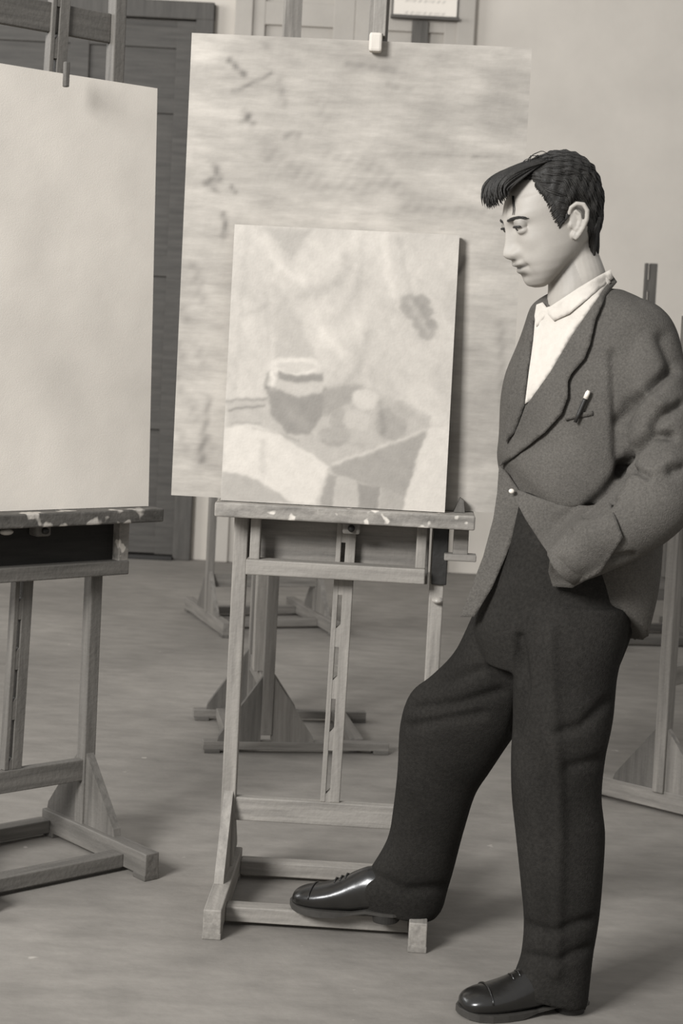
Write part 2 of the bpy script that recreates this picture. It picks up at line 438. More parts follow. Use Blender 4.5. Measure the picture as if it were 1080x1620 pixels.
# ------------------------------------------------------------------ board, painting, blank canvas
def slab(name, w, h, t, nx, nz, mats, fn, bow=None, parent=None):
    """front face subdivided (y = -t/2), origin bottom centre"""
    V = []; Fc = []; mi = []
    for side in (0, 1):
        for j in range(nz+1):
            for i in range(nx+1):
                u = i/nx; v = j/nz
                dy = bow(u, v) if bow else 0
                V.append(((u-.5)*w, (-t/2 if side == 0 else t/2)+dy, v*h))
    n1_ = (nx+1)*(nz+1)
    for j in range(nz):
        for i in range(nx):
            a = j*(nx+1)+i
            Fc.append((a, a+1, a+nx+2, a+nx+1)); mi.append(0)
            Fc.append((n1_+a, n1_+a+nx+1, n1_+a+nx+2, n1_+a+1)); mi.append(1)
    for j in range(nz):
        for i in (0, nx):
            a = j*(nx+1)+i; c = a+nx+1
            Fc.append((a, c, c+n1_, a+n1_) if i == 0 else (a, a+n1_, c+n1_, c)); mi.append(1)
    for i in range(nx):
        for j in (0, nz):
            a = j*(nx+1)+i
            Fc.append((a, a+n1_, a+1+n1_, a+1) if j == 0 else (a, a+1, a+1+n1_, a+n1_)); mi.append(1)
    me = mesh_of(name, V, Fc)
    me.polygons.foreach_set('material_index', mi)
    o = link(name, me, mats, parent)
    u = (np.array([v[0] for v in V])/w+.5); v = np.array([q[2] for q in V])/h
    set_col(me, fn(u, 1-v))
    return o
def noise2(x, y, seed, k=5):
    r = np.random.default_rng(seed); out = np.zeros_like(x)
    for i in range(k*5):
        a = r.uniform(0, 6.28); f_ = 2.0**(i/5.0)*3; out += np.sin((x*np.cos(a)+y*np.sin(a))*f_+r.uniform(0, 6.28))/(1+.35*i)
    return out

def board_col(u, v):
    P = np.stack([300+u*520, 60+v*740], -1)          # about the size of the photograph's own board
    g = 172+4*noise2(u*2, v*3, 3)+3*noise2(u*3, v*22, 5)
    def smear(poly, w, dv):
        nonlocal g; d = pt_seg(P, poly); g = g+dv*np.exp(-(d/w)**2)*(0.75+.25*np.sin(P[:, 0]*.31+P[:, 1]*.23))
    smear([(360, 101), (372, 112), (384, 122)], 5, -50)
    smear([(368, 149), (395, 136), (424, 118)], 4, -32)
    smear([(388, 182), (398, 196)], 7, -40); smear([(380, 195), (392, 190)], 6, -30)
    smear([(438, 130), (448, 165)], 6, -18); smear([(410, 72), (420, 80)], 6, -20)
    smear([(345, 270), (352, 288), (340, 292)], 6, -45); smear([(330, 296), (352, 310)], 5, -30)
    smear([(372, 300), (378, 308)], 4, -35); smear([(362, 345), (366, 370), (362, 380)], 5, -45)
    smear([(452, 216), (470, 212)], 7, -28); smear([(430, 250), (520, 290), (600, 285)], 16, -14)
    smear([(520, 240), (600, 262), (640, 300)], 12, -14); smear([(500, 170), (520, 190)], 12, -12)
    smear([(540, 98), (610, 105)], 6, -18); smear([(605, 128), (640, 135)], 6, -18); smear([(610, 235), (780, 233)], 4, -14)
    smear([(640, 320), (760, 322)], 8, -14); smear([(740, 235), (760, 233)], 3, -14)
    for x, y in ((320, 430), (305, 500), (330, 560), (300, 610), (325, 650), (310, 700), (340, 720), (352, 700), (300, 560), (330, 470)):
        smear([(x, y), (x+9, y+22)], 9, -15)
    smear([(352, 640), (344, 740)], 6, -30)
    smear([(735, 395), (727, 420)], 4, -60)
    smear([(797, 500), (806, 620)], 7, -20)
    g += 12*np.exp(-((P[:, 0]-330)/60)**2)*np.exp(-((P[:, 1]-80)/30)**2)
    return s2l(np.clip(g, 20, 230))*.84

def painting_col(u, v):
    X = 130+860*u-55*v; Y = 65+40*u+v*1063
    P = np.stack([X, Y], -1)
    P = P+np.stack([2.5*np.sin(Y*.05+X*.02)+1.5*np.sin(Y*.17), 2.5*np.sin(X*.045+1)+1.5*np.sin(X*.15)], -1)
    g = 186+3*noise2(u*3, v*3, 11)+2.5*noise2(u*9, v*7, 12)
    def poly(p, val, w=10, k=1.0):
        nonlocal g; m_ = sstep(sdf(P, p), w)*k; g = g*(1-m_)+val*m_
    def disc(c, rx, ry, val, w=.18, k=1.0):
        nonlocal g
        d = np.sqrt(((P[:, 0]-c[0])/rx)**2+((P[:, 1]-c[1])/ry)**2)-1; m_ = sstep(d, w)*k; g = g*(1-m_)+val*m_
    def streak(p, w, dv):
        nonlocal g; g = g+dv*np.exp(-(pt_seg(P, p)/w)**2)
    # hanging drapery
    poly([(250, 80), (430, 85), (345, 195)], 160, 14)
    poly([(285, 300), (330, 330), (420, 520), (440, 580), (285, 580)], 168, 22)
    streak([(560, 200), (530, 280), (440, 330), (390, 330)], 26, -18); streak([(600, 300), (560, 400), (480, 440)], 24, -13)
    streak([(640, 480), (600, 620), (560, 680)], 22, -16); streak([(240, 120), (300, 230), (390, 280)], 18, 12)
    streak([(430, 380), (470, 480), (540, 560)], 18, 10); streak([(620, 110), (600, 420)], 14, -9); streak([(180, 90), (130, 700)], 12, -8)
    streak([(705, 110), (715, 250), (740, 330)], 20, 14); streak([(760, 120), (800, 320)], 14, -14); streak([(600, 420), (640, 700)], 16, 9)
    streak([(250, 330), (262, 560)], 10, -9); streak([(180, 410), (240, 380)], 12, -14)
    # dark flower head
    for fx, fy, fr in ((800, 360, 34), (845, 362, 30), (815, 400, 34), (860, 402, 30), (850, 440, 36), (885, 448, 24), (865, 482, 30), (785, 385, 22)):
        disc((fx, fy), fr, fr*.9, 122+(fx*7 % 13), .35, .8)
    streak([(805, 365), (840, 420), (870, 470)], 14, 18)
    # table top, cloths
    poly([(95, 745), (250, 725), (480, 700), (650, 690), (880, 800), (880, 850), (500, 1000), (300, 900), (95, 845)], 168, 14)
    streak([(100, 745), (250, 735)], 7, -30); streak([(110, 780), (240, 760)], 6, -40); streak([(120, 830), (230, 830)], 6, -16)
    poly([(92, 850), (200, 832), (300, 870), (490, 992), (440, 1145), (330, 1130), (225, 1048), (86, 1012)], 206, 8)
    streak([(240, 900), (235, 1010)], 14, -18); streak([(200, 845), (380, 895)], 6, -18)
    poly([(80, 1016), (215, 1048), (345, 1135), (70, 1135)], 158, 8)
    poly([(500, 995), (872, 850), (775, 1170), (690, 1075), (600, 1052), (505, 1022)], 142, 8)
    poly([(872, 846), (975, 830), (940, 1180), (765, 1175), (830, 960)], 206, 8)
    poly([(488, 1022), (525, 1032), (505, 1150), (455, 1150)], 138, 8); poly([(525, 1032), (605, 1055), (600, 1165), (505, 1160)], 168, 8)
    poly([(603, 1056), (688, 1072), (684, 1175), (603, 1170)], 126, 8); poly([(690, 1075), (780, 1105), (768, 1175), (686, 1175)], 156, 8)
    streak([(510, 985), (680, 925), (860, 855)], 8, 22)
    # earthenware pot
    poly([(470, 690), (620, 680), (590, 740), (480, 800), (430, 800)], 140, 14)
    poly([(250, 690), (478, 695), (462, 800), (425, 872), (330, 868), (272, 800)], 122, 9)
    streak([(330, 780), (400, 840)], 24, 12)
    poly([(285, 630), (468, 640), (470, 712), (380, 728), (290, 700)], 178, 9)
    disc((362, 612), 105, 36, 206); disc((365, 613), 78, 20, 188)
    poly([(298, 632), (380, 645), (466, 640), (466, 668), (380, 672), (300, 662)], 120, 8)
    streak([(270, 640), (285, 660), (272, 700)], 9, 22); streak([(258, 640), (250, 690)], 8, -40)
    # fruit
    disc((630, 735), 52, 40, 192); disc((530, 812), 36, 42, 148); disc((512, 880), 60, 40, 150); disc((600, 815), 52, 40, 180)
    disc((730, 830), 62, 62, 146); disc((780, 770), 50, 34, 158); streak([(690, 750), (700, 860)], 14, -18); disc((840, 720), 60, 60, 196, .4)
    streak([(470, 900), (620, 912)], 10, -10)
    g = 190+(g-188)*.76+1.0*noise2(u*26, v*30, 13)
    return s2l(np.clip(g, 20, 235))*.86

def canvas_col(u, v):
    g = 222+2.2*noise2(u*2, v*3, 21)+1.2*noise2(u*8, v*8, 22)
    P = np.stack([u*75, v*106], -1)
    for p, w, dv in (([(40, 58), (47, 75)], 5, -7), ([(52, 70), (55, 95)], 4, -6), ([(46, 30), (42, 45)], 5, -7), ([(30, 20), (38, 50)], 8, -5)):
        g = g+dv*np.exp(-(pt_seg(P, p)/w)**2)
    return s2l(np.clip(g, 0, 240))*.93

lf = Matrix.Rotation(MAINY, 4, 'Z')
def on_main(lx, ly, z): 
    p = Vector((.005, 3.925, 0)) + lf @ Vector((lx, ly, z)); return p
bd = slab('drawing_board', .787, 1.078, .014, 150, 200, [M_BOARD, WP['z']], board_col)
bd.location = on_main(-.008, .0735, .951); bd.rotation_euler = (0, 0, MAINY)
tag(bd, 'large stained plywood drawing board standing upright on the middle easel', 'board')
pt = slab('still_life_painting', .520, .640, .022, 170, 210, [M_PAINT, M_EDGE], painting_col)
pt.location = on_main(-.018, .018, .951); pt.rotation_euler = (-R_(2.6), 0, MAINY)
tag(pt, 'unframed still life painting of a pot on a draped table, leaning on the drawing board', 'painting')
b = MB(); b.prism([(-.012, 0), (.014, 0), (.010, .028), (.002, .034)], 'y', -.012, .012)
wdg = b.build('wedge', WD['z']); wdg.location = on_main(.275, .045, .951); wdg.rotation_euler = (0, 0, MAINY)
tag(wdg, 'small dark wedge on the ledge at the painting\'s lower right corner', 'wedge')

llf = Matrix.Rotation(LY, 4, 'Z')
cv = slab('blank_canvas', .80, 1.06, .010, 40, 50, [M_CANVAS, M_EDGE], canvas_col, bow=lambda u, v: .012*math.sin(u*3.0)*(.5+v) + .012*(u**3)*v - .008*(1-v)*u)
cv.location = Vector((-.735, 4.10, 0)) + llf @ Vector((-.055, .018, .886)); cv.rotation_euler = (-R_(1.0), 0, LY)
tag(cv, 'large blank pale canvas cut off by the left edge, standing on the dark-trayed easel', 'canvas')

# ------------------------------------------------------------------ the man
FOOT = np.array([.50, 3.42, 0.0])
YAW = R_(36)
FW = np.array([-math.cos(YAW), -math.sin(YAW), 0]); SD = np.array([math.sin(YAW), -math.cos(YAW), 0])   # forward, his left
def ring_body(y, cx, Y, w, d, tilt=0.0, n=40, ex=2.3, yaw=0.0):
    c = at(cx, y, Y); th = np.linspace(0, 2*np.pi, n, endpoint=False)
    cs, sn = np.cos(th), np.sin(th)
    a = np.sign(cs)*np.abs(cs)**(2/ex)*d; s_ = np.sign(sn)*np.abs(sn)**(2/ex)*w
    cy, sy = math.cos(yaw), math.sin(yaw)
    f_ = FW*cy+SD*sy; l_ = SD*cy-FW*sy
    return c+np.outer(a, f_)+np.outer(s_, l_)+np.outer(a*tilt, (0, 0, 1))
def ring_sil(pl, pr, Y, dep, n=32, ex=2.2, dY=0.0):
    """section given by its two outline points, centre depth Y and half depth dep"""
    A = at(pl[0], pl[1], Y+dY); B = at(pr[0], pr[1], Y-dY); c = (A+B)/2; a = (B-A)/2
    au = a/np.linalg.norm(a); bdir = np.array([0, 1.0, 0]); bdir = bdir-au*(bdir@au); bdir /= np.linalg.norm(bdir)
    th = np.linspace(0, 2*np.pi, n, endpoint=False); cs, sn = np.cos(th), np.sin(th)
    return c+np.outer(np.sign(cs)*np.abs(cs)**(2/ex), a)+np.outer(np.sign(sn)*np.abs(sn)**(2/ex)*dep, bdir)
def resample(rings, k=4):
    """smooth (Catmull-Rom) interpolation between rings"""
    R = np.array(rings); n = len(R); out = []
    for i in range(n-1):
        p0, p1, p2, p3 = R[max(i-1, 0)], R[i], R[i+1], R[min(i+2, n-1)]
        for j in range(k):
            t = j/k
            out.append(.5*((2*p1)+(-p0+p2)*t+(2*p0-5*p1+4*p2-p3)*t*t+(-p0+3*p1-3*p2+p3)*t**3))
    out.append(R[-1]); return out
def path_tube(spec, k=4, n=28):
    """spec rows: px, py, Y, half width in px (across, in the picture), half depth in m"""
    S = np.array(spec, float); m_ = len(S); out = []
    for i in range(m_-1):
        p0, p1, p2, p3 = S[max(i-1, 0)], S[i], S[i+1], S[min(i+2, m_-1)]
        for j in range(k):
            t = j/k
            out.append(.5*((2*p1)+(-p0+p2)*t+(2*p0-5*p1+4*p2-p3)*t*t+(-p0+3*p1-3*p2+p3)*t**3))
    out.append(S[-1]); S = np.array(out)
    C = np.array([at(r[0], r[1], r[2]) for r in S])
    rad = np.stack([S[:, 3]*S[:, 2]/FPX, S[:, 4]], -1)
    T = np.gradient(C, axis=0); T /= np.linalg.norm(T, axis=1)[:, None]
    rings = []
    for i in range(len(C)):
        v = np.array([0, 1.0, 0]); bdir = v-T[i]*(v@T[i]); bdir /= np.linalg.norm(bdir); adir = np.cross(bdir, T[i])
        th = np.linspace(0, 2*np.pi, n, endpoint=False)
        rings.append(C[i]+np.outer(np.cos(th), adir)*rad[i, 0]+np.outer(np.sin(th), bdir)*rad[i, 1])
    return loft_arrays(rings)

def creases(me, lst, toward=CAM):
    """press folds into the cloth: (polyline px, width px, depth m); negative depth raises a ridge"""
    co = coords(me); no = normals(me); P = proj(co)
    vd = toward-co; vd /= np.linalg.norm(vd, axis=1)[:, None]
    face = np.clip((np.sum(vd*no, 1)+.05)/.35, 0, 1)
    off = np.zeros(len(co))
    for poly, w, dep in lst:
        off -= 1.4*dep*np.exp(-(pt_seg(P, poly)/w)**2)*face
    set_coords(me, co+no*off[:, None])
def wrinkle(me, amp, sc, seed, aniso=(1, 1, 1)):
    co = coords(me); no = normals(me); r = np.random.default_rng(seed); o = np.zeros(len(co)); q = co*np.array(aniso)
    for i in range(14):
        d = r.normal(size=3); d /= np.linalg.norm(d); f_ = sc*r.uniform(.6, 1.9)
        o += np.sin(q@d*f_+r.uniform(0, 6.28)+1.5*np.sin(q@np.roll(d, 1)*f_*.5))
    set_coords(me, co+no*(o*amp/4)[:, None])

# ---- head frame
HA, HP = R_(14), R_(18)
S = 0.95/771.0
hf = np.array([-math.cos(HA), -math.sin(HA), 0]); HL = np.array([math.sin(HA), -math.cos(HA), 0])
HF = math.cos(HP)*hf-math.sin(HP)*np.array([0, 0, 1.]); HU = math.sin(HP)*hf+math.cos(HP)*np.array([0, 0, 1.])
HO = at(905, 352, 3.42)-HL*60*S
def hd(f_, u, l): return HO+(np.multiply.outer(np.asarray(f_, float), HF)+np.multiply.outer(np.asarray(u, float), HU)+np.multiply.outer(np.asarray(l, float), HL))*S
def to_head(co): q = (co-HO)/S; return q@HF, q@HU, q@HL

UF = [105, 102, 96, 83, 70, 50, 34, 26, 14, 0, -15, -30, -40, -46, -52, -60, -68, -76, -85, -91]
FFR = [-8, 12, 34, 58, 71, 82, 88, 89.5, 86, 84, 84, 86, 88.5, 88, 85, 83, 79.5, 78, 74, 63]
UB = [105, 102, 96, 83, 70, 45, 20, 0, -20, -35, -50, -64, -78, -88, -91]
FB = [-18, -32, -46, -60, -69, -75, -74, -68, -60, -48, -26, 0, 24, 40, 50]
UW = [105, 102, 98, 91, 79, 60, 35, 10, -10, -30, -50, -64, -76, -85, -91]
WW = [6, 20, 30, 43, 54, 60, 62, 60, 58.5, 57, 53, 48, 40, 31, 18]
UC = [105, 60, 10, 0, -30, -50, -64, -91]
FC_ = [-12, 5, 10, 13, 24, 34, 42, 58]
def face_disp(u, l):
    """forward bumps of the face (px of the head frame)"""
    al = np.abs(l); d = np.zeros_like(u)
    namp = interp(u, [-44, -39, -36, -31, -26, -20, -8, 10, 20, 32], [0, 3, 9, 18, 22, 21.5, 16, 8.5, 5, 0])
    nsig = interp(u, [-40, -30, -22, -10, 8, 25], [13, 12, 11, 8.5, 8, 10])
    d += namp*np.exp(-(l/nsig)**2)
    d += 8.5*np.exp(-((al-15)/5.5)**2-((u+27)/7.5)**2)                 # wings of the nose
    d += 3.5*np.exp(-((al-27)/17)**2-((u-31)/6.5)**2)                # brow ridge
    d += -9*np.exp(-((al-30)/13)**2-((u-17)/9)**2)               # eye sockets
    d += -4*np.exp(-((al-14)/7)**2-((u-14)/10)**2)
    d += 3.5*np.exp(-((al-44)/14)**2-((u+10)/13)**2)               # cheek bones
    d += -3.0*np.exp(-((al-40)/14)**2-((u+42)/16)**2)              # hollow cheek
    lipw = np.exp(-(al/22)**4); u0 = u; u = u-3.0*np.clip((al-6)/18, 0, 1)
    d += 6.0*np.exp(-((u+46.5)/4.2)**2)*lipw*(1-.25*np.exp(-(l/4)**2))
    d += 5.2*np.exp(-((u+58.5)/5.0)**2)*np.exp(-(al/17)**4)
    d += -4.2*np.exp(-((u+52.2)/2.3)**2)*np.exp(-(al/26)**4)       # mouth line
    u = u0
    d += -2.0*np.exp(-((al-23)/5)**2-((u+52)/6)**2)
    d += -2.5*np.exp(-((u+67.5)/5)**2)*np.exp(-(al/20)**2)
    d += 3.0*np.exp(-((u+80)/9)**2)*np.exp(-(al/16)**2)            # chin
    d += -1.6*np.exp(-(l/4.5)**2-((u+40)/6)**2)                    # philtrum
    d += -3.0*np.exp(-((al-(21-.35*(u+40)))/5)**2)*np.exp(-((u+42)/14)**2)   # fold from nose to mouth
    return d
def head_grid(nu=150, na=180):
    us = np.concatenate([np.linspace(104.9, 96, 14), np.linspace(95, -91, nu)]); rings = []
    th = np.linspace(-np.pi, np.pi, na, endpoint=False)
    for u in us:
        ff, fb, w, fc = interp(u, UF[::-1], FFR[::-1]), interp(u, UB[::-1], FB[::-1]), interp(u, UW[::-1], WW[::-1]), interp(u, UC[::-1], FC_[::-1])
        c, s_ = np.cos(th), np.sin(th); exf = 2.35 if u < 60 else 2.1
        ex = np.where(c > 0, exf, 2.0)
        f_ = fc+np.sign(c)*np.abs(c)**(2/ex)*np.where(c > 0, ff-fc, fc-fb)
        l = np.sign(s_)*np.abs(s_)**(2/ex)*w
        uu = np.full(na, u)
        frontw = np.clip(c/.25, 0, 1)
        f_ = f_+face_disp(uu, l)*frontw
        rings.append((f_, uu, l))
    F_ = np.array([r[0] for r in rings]); U_ = np.array([r[1] for r in rings]); L_ = np.array([r[2] for r in rings])
    for _ in range(2):                                   # soften the profile joints along the height
        F_[1:-1] = .25*F_[:-2]+.5*F_[1:-1]+.25*F_[2:]; L_[1:-1] = .25*L_[:-2]+.5*L_[1:-1]+.25*L_[2:]
    return F_, U_, L_
Fg, Ug, Lg = head_grid()
head = loft_arrays([hd(Fg[i], Ug[i], Lg[i]) for i in range(len(Fg))])
def head_tube(pts, rad, n=12):
    P = np.array([hd(*p) for p in pts]); return tube_arrays(P, np.asarray(rad)*S, n)
def head_ball(c, r, n=24):
    bm = bmesh.new(); bmesh.ops.create_uvsphere(bm, u_segments=n, v_segments=n//2, radius=1)
    V = [hd(c[0]+v.co.x*r[0], c[1]+v.co.z*r[1], c[2]+v.co.y*r[2]) for v in bm.verts]; Fc = [tuple(v.index for v in f.verts) for f in bm.faces]
    bm.free(); return V, Fc
ears = []
for s in (1, -1):
    # helix, antihelix, lobe and bowl of the ear, tilted back
    def e(f_, u, l): return (f_-.18*u-3, u, s*l)
    hel = [e(7, 4, 58), e(9, 14, 62), e(6, 24, 66), e(-3, 28, 70), e(-13, 24, 74), e(-18, 13, 76), e(-17, 0, 74), e(-12, -12, 69), e(-5, -22, 63), e(1, -27, 60)]
    ears.append(head_tube(hel, [2.5, 3.4, 3.8, 4, 4, 4, 4, 4, 4.4, 4]))
    ears.append(head_tube([e(-1, 18, 66), e(-8, 10, 68), e(-9, 0, 68), e(-5, -10, 65), e(0, -14, 62)], [2.6, 3, 3.2, 3.2, 2.6]))
    ears.append(head_ball(e(-5, 2, 61), (13, 22, 5))); ears.append(head_ball(e(0, -21, 60), (6, 7, 4.5)))
    ears.append(head_ball(e(6, -3, 60), (4, 6, 4)))
eyelids = []
for s in (1, -1):
    eyelids.append(head_ball((72.6, 7.5, s*30), (11.5, 7.2, 12.0)))
    eyelids.append(head_ball((74, 19, s*30), (12.6, 12, 13)))
neck = loft_arrays(resample([
    ring_sil((880, 375), (936, 360), 3.51, .05), ring_sil((868, 425), (944, 395), 3.51, .058),
    ring_sil((867, 458), (955, 425), 3.50, .062), ring_sil((866, 490), (966, 458), 3.50, .062), ring_sil((885, 525), (975, 500), 3.52, .05)], 4))
torso_core = loft_arrays(resample([ring_body(500, 935, 3.50, .13, .075), ring_body(600, 918, 3.50, .15, .09),
    ring_body(740, 915, 3.5, .12, .08), ring_body(880, 900, 3.5, .10, .07), ring_body(960, 890, 3.5, .09, .06)], 3))
arm_l = path_tube([(985, 525, 3.44, 28, .036), (1026, 600, 3.385, 28, .036), (1044, 700, 3.33, 26, .034), (1032, 783, 3.30, 24, .032),
                   (960, 845, 3.29, 26, .034), (905, 885, 3.325, 20, .026), (890, 903, 3.36, 14, .020), (888, 922, 3.42, 14, .020)])
arm_r = path_tube([(895, 535, 3.6, 30, .04), (885, 640, 3.7, 34, .045), (890, 760, 3.71, 30, .04), (885, 840, 3.68, 24, .03), (880, 895, 3.63, 20, .025), (878, 920, 3.61, 18, .022)])
def hand(w, pdir, ndir, tdir, sz=.0995):
    """w wrist, pdir along the palm, ndir out of the back of the hand, tdir thumb side; four bent fingers and a thumb"""
    w, p, n_, t = [np.array(q, float) for q in (w, pdir, ndir, tdir)]
    p /= np.linalg.norm(p); n_ = n_-p*(n_@p); n_ /= np.linalg.norm(n_); t = np.cross(p, n_)*np.sign(np.cross(p, n_)@t)
    L = sz; parts = []
    rings = []
    th = np.linspace(0, 2*np.pi, 20, endpoint=False)
    for k_, (a, hw, ht) in enumerate([(-.01, .028, .020), (.02, .034, .017), (.05, .041, .015), (.085, .042, .013), (.097, .036, .010)]):
        c = w+p*a-n_*.004*k_
        rings.append(c+np.outer(np.cos(th)*hw, t)+np.outer(np.sin(th)*ht, n_))
    parts.append(loft_arrays(rings))
    for off, ln in ((.030, .072), (.010, .080), (-.011, .074), (-.031, .058)):
        k0 = w+p*.085+t*off-n_*.012; pts = [k0-p*.02]; d = p.copy(); c = k0
        for j, seg in enumerate((.45, .32, .23)):
            pts.append(c.copy()); ang = (.25, .6, .5)[j]; d = d*math.cos(ang)-n_*math.sin(ang); d /= np.linalg.norm(d); c = c+d*ln*seg
        pts.append(c); parts.append(tube_arrays(pts, [.0095, .0098, .009, .0082, .0062], 12))
    b0 = w+p*.022+t*.028-n_*.006; d1_ = p*.75+t*.65-n_*.2; d1_ /= np.linalg.norm(d1_)
    d2_ = p*.95+t*.2-n_*.25; d2_ /= np.linalg.norm(d2_)
    parts.append(tube_arrays([b0-d1_*.02, b0, b0+d1_*.036, b0+d1_*.036+d2_*.030, b0+d1_*.036+d2_*.052], [.013, .0135, .0115, .010, .007], 12))
    return parts
handl = hand(at(885, 925, 3.42), (-.06, .06, -1), (.1, -1, -.1), (-1, 0, 0))
handr = hand(at(878, 918, 3.58), (-.10, -.06, -1), (.1, 1, -.1), (-1, 0, 0))
body_me = remeshed('person', [head]+ears+eyelids+[neck, torso_core, arm_l, arm_r]+handl+handr, .0021, 2, .5)
co = coords(body_me); hfv, huv, hlv = to_head(co)
g = np.full(len(co), .335)
al = np.abs(hlv)
lip = np.exp(-((huv+46.5)/3.6)**2)*np.exp(-(al/17)**4)+np.exp(-((huv+58)/4.2)**2)*np.exp(-(al/15)**4)
front = (hfv > 60)
g = np.where(front, g*(1-.38*np.clip(lip, 0, 1)), g)
g = np.where(front, g*(1-.72*np.exp(-((huv-3.0*np.clip((al-6)/18, 0, 1)+52.2)/1.8)**2)*np.exp(-(al/25)**6)), g)                 # line between the lips
g = np.where(front, g*(1-.75*np.exp(-((huv+36.5)/2.2)**2-((al-8)/4.5)**2)), g)                    # nostrils
beard = np.exp(-((huv+75)/26)**2)*(hfv > 5)*(huv < -35)
g = g*(1-.20*np.clip(beard, 0, 1))
eyeb = np.exp(-((al-31)/13)**2-((huv-21)/5)**2)*(hfv > 55); g = g*(1-.4*eyeb)
set_col(body_me, g)
set_coords(body_me, co-FOOT)
person = link('person', body_me, M_SKIN, None, True); person.location = FOOT
tag(person, 'dark-haired man in grey jacket, hand in pocket, one foot on the middle easel\'s rail', 'person')
def cloth(name, me, m, parent=person, smooth=True):
    set_coords(me, coords(me)-FOOT); return link(name, me, m, parent, smooth)

# eyes, lids' dark lash line, brows
for s in (1, -1):
    b = MB(); c = hd(75.0, 15.2, s*30)
    b.ball(c, 10.6*S, 24); ey = b.build('eye', M_EYE, person, FOOT)
    gz = hd(86, 9.5, s*30-2)-c; gz = gz/np.linalg.norm(gz)
    rot = Vector(gz).to_track_quat('Z', 'Y').to_matrix()
    MB().ball(c+gz*8.8*S, (5.4*S, 5.4*S, 2.2*S), 16, rot).build('iris', M_IRIS, ey, FOOT)
    lash = [hd(73+14.2*math.cos(a*.9), 14.2+1.8*math.cos(a*1.1), s*30+13.2*math.sin(a)) for a in np.linspace(-1.15, 1.15, 13)]
    MB().tube(lash, np.array([.6]+[1.9]*11+[.9])*S, 6).build('eyelashes', M_HAIR, ey, FOOT)

head_bvh = BVHTree.FromPolygons([Vector(p) for p in head[0]], head[1])
def snap(p, off=0.0):
    loc, nor, i, d = head_bvh.find_nearest(Vector(p))
    n_ = np.array(nor); c = np.array(loc)
    if n_@(c-HO) < 0: n_ = -n_
    return c+n_*off*S, n_
for s in (1, -1):
    b = MB()
    for i in range(46):
        t = random.random(); l = 12+36*t; u = 27+3.0*math.sin(t*2.6)-4*t*t+random.uniform(-2.2, 2.2)
        q, n_ = snap(hd(95-10*t, u, s*l), .8); q2, n2 = snap(hd(93-10*t-3, u+1.0-1.6*t, s*(l+8)), 1.5); q3, _ = snap(hd(91-10*t-6, u+.5-3.6*t, s*(l+13)), .6)
        b.tube([q, q2, q3], np.array([1.0, 1.25, .3])*S, 5)
    b.build('eyebrow', M_HAIR, person, FOOT)

# ---- hair: fitted cap plus individual locks and the forelock
HP_ = [(72, 92), (43, 82), (38, 68), (33, 56), (30, 40), (26, 16), (20, 1), (12, 8), (4, 19), (-2, 26), (-16, 33), (-29, 22), (-31, 5), (-26, -20), (-30, -60), (-62, -72), (-130, 0), (-130, 150), (90, 150)]
hv = np.array(head[0]); hfv, huv, hlv = to_head(hv)
dd_ = sdf(np.stack([hfv, huv], -1), HP_)
inside = dd_ < 0
th_ = np.clip(-dd_/10, 0, 1)*interp(huv, [-60, 0, 40, 80, 105], [3.0, 5.5, 8, 10, 11.5])+.6
cen = hd(0, 20, 0)
outw = np.zeros_like(hv)
for i in np.nonzero(inside)[0]:
    v = np.array([hfv[i], (huv[i]-20)*.9, hlv[i]]); v[0] *= .8; v /= np.linalg.norm(v)+1e-9
    outw[i] = v[0]*HF+v[1]*HU+v[2]*HL
nzv = 1.3*np.sin(hlv*.55+hfv*.12)+1.1*np.sin(hfv*.35+huv*.25)
capv = hv+outw*((th_+nzv*np.clip(-dd_/14, 0, 1))*S)[:, None]
idx = -np.ones(len(hv), int); keep = []; faces = []
for f_ in head[1]:
    if all(inside[i] for i in f_): faces.append(f_)
for f_ in faces:
    for i in f_:
        if idx[i] < 0: idx[i] = len(keep); keep.append(i)
hb = MB()
bv = [hb.bm.verts.new(capv[i]) for i in keep]
for f_ in faces:
    try: nf = hb.bm.faces.new([bv[idx[i]] for i in f_]); nf.smooth = True
    except ValueError: pass
cap_bvh = BVHTree.FromPolygons([Vector(capv[i]) for i in keep], [tuple(int(idx[i]) for i in f_) for f_ in faces])
def snapc(p, off):
    loc, nor, i, d = cap_bvh.find_nearest(Vector(p)); c = np.array(loc)
    n_ = c-cen; n_ /= np.linalg.norm(n_)
    return c+n_*off*S
kf = [i for i in range(len(keep))]
for q in range(900):
    i = keep[random.choice(kf)]; f0, u0, l0 = hfv[i], huv[i], hlv[i]
    if dd_[i] > -5: continue
    p = hv[i]; pts = []; side = 1 if l0 > 0 else -1
    steps = random.randint(6, 11)
    for k in range(steps):
        w_ = math.sin(math.pi*(k+.3)/(steps-.2))
        c_ = snapc(p, -.2+1.1*w_); pts.append(c_)
        f1, u1, l1 = to_head(c_)
        if u1 > 70: dirv = HF*(-.75 if f1 < 30 else -.2)+HL*side*.45-HU*.25
        elif f1 > 5: dirv = -HU*.55-HF*.8
        else: dirv = -HU*.95-HF*.25
        p = c_+dirv*5.2*S
        f2, u2, l2 = to_head(p)
        if sdf(np.array([[f2, u2]]), HP_)[0] > 3: break
    if len(pts) >= 4:
        r_ = np.array([.7]+[1.5]*(len(pts)-2)+[.3])*random.uniform(.6, 1.2)
        hb.tube(pts, r_*S, 6, .7)
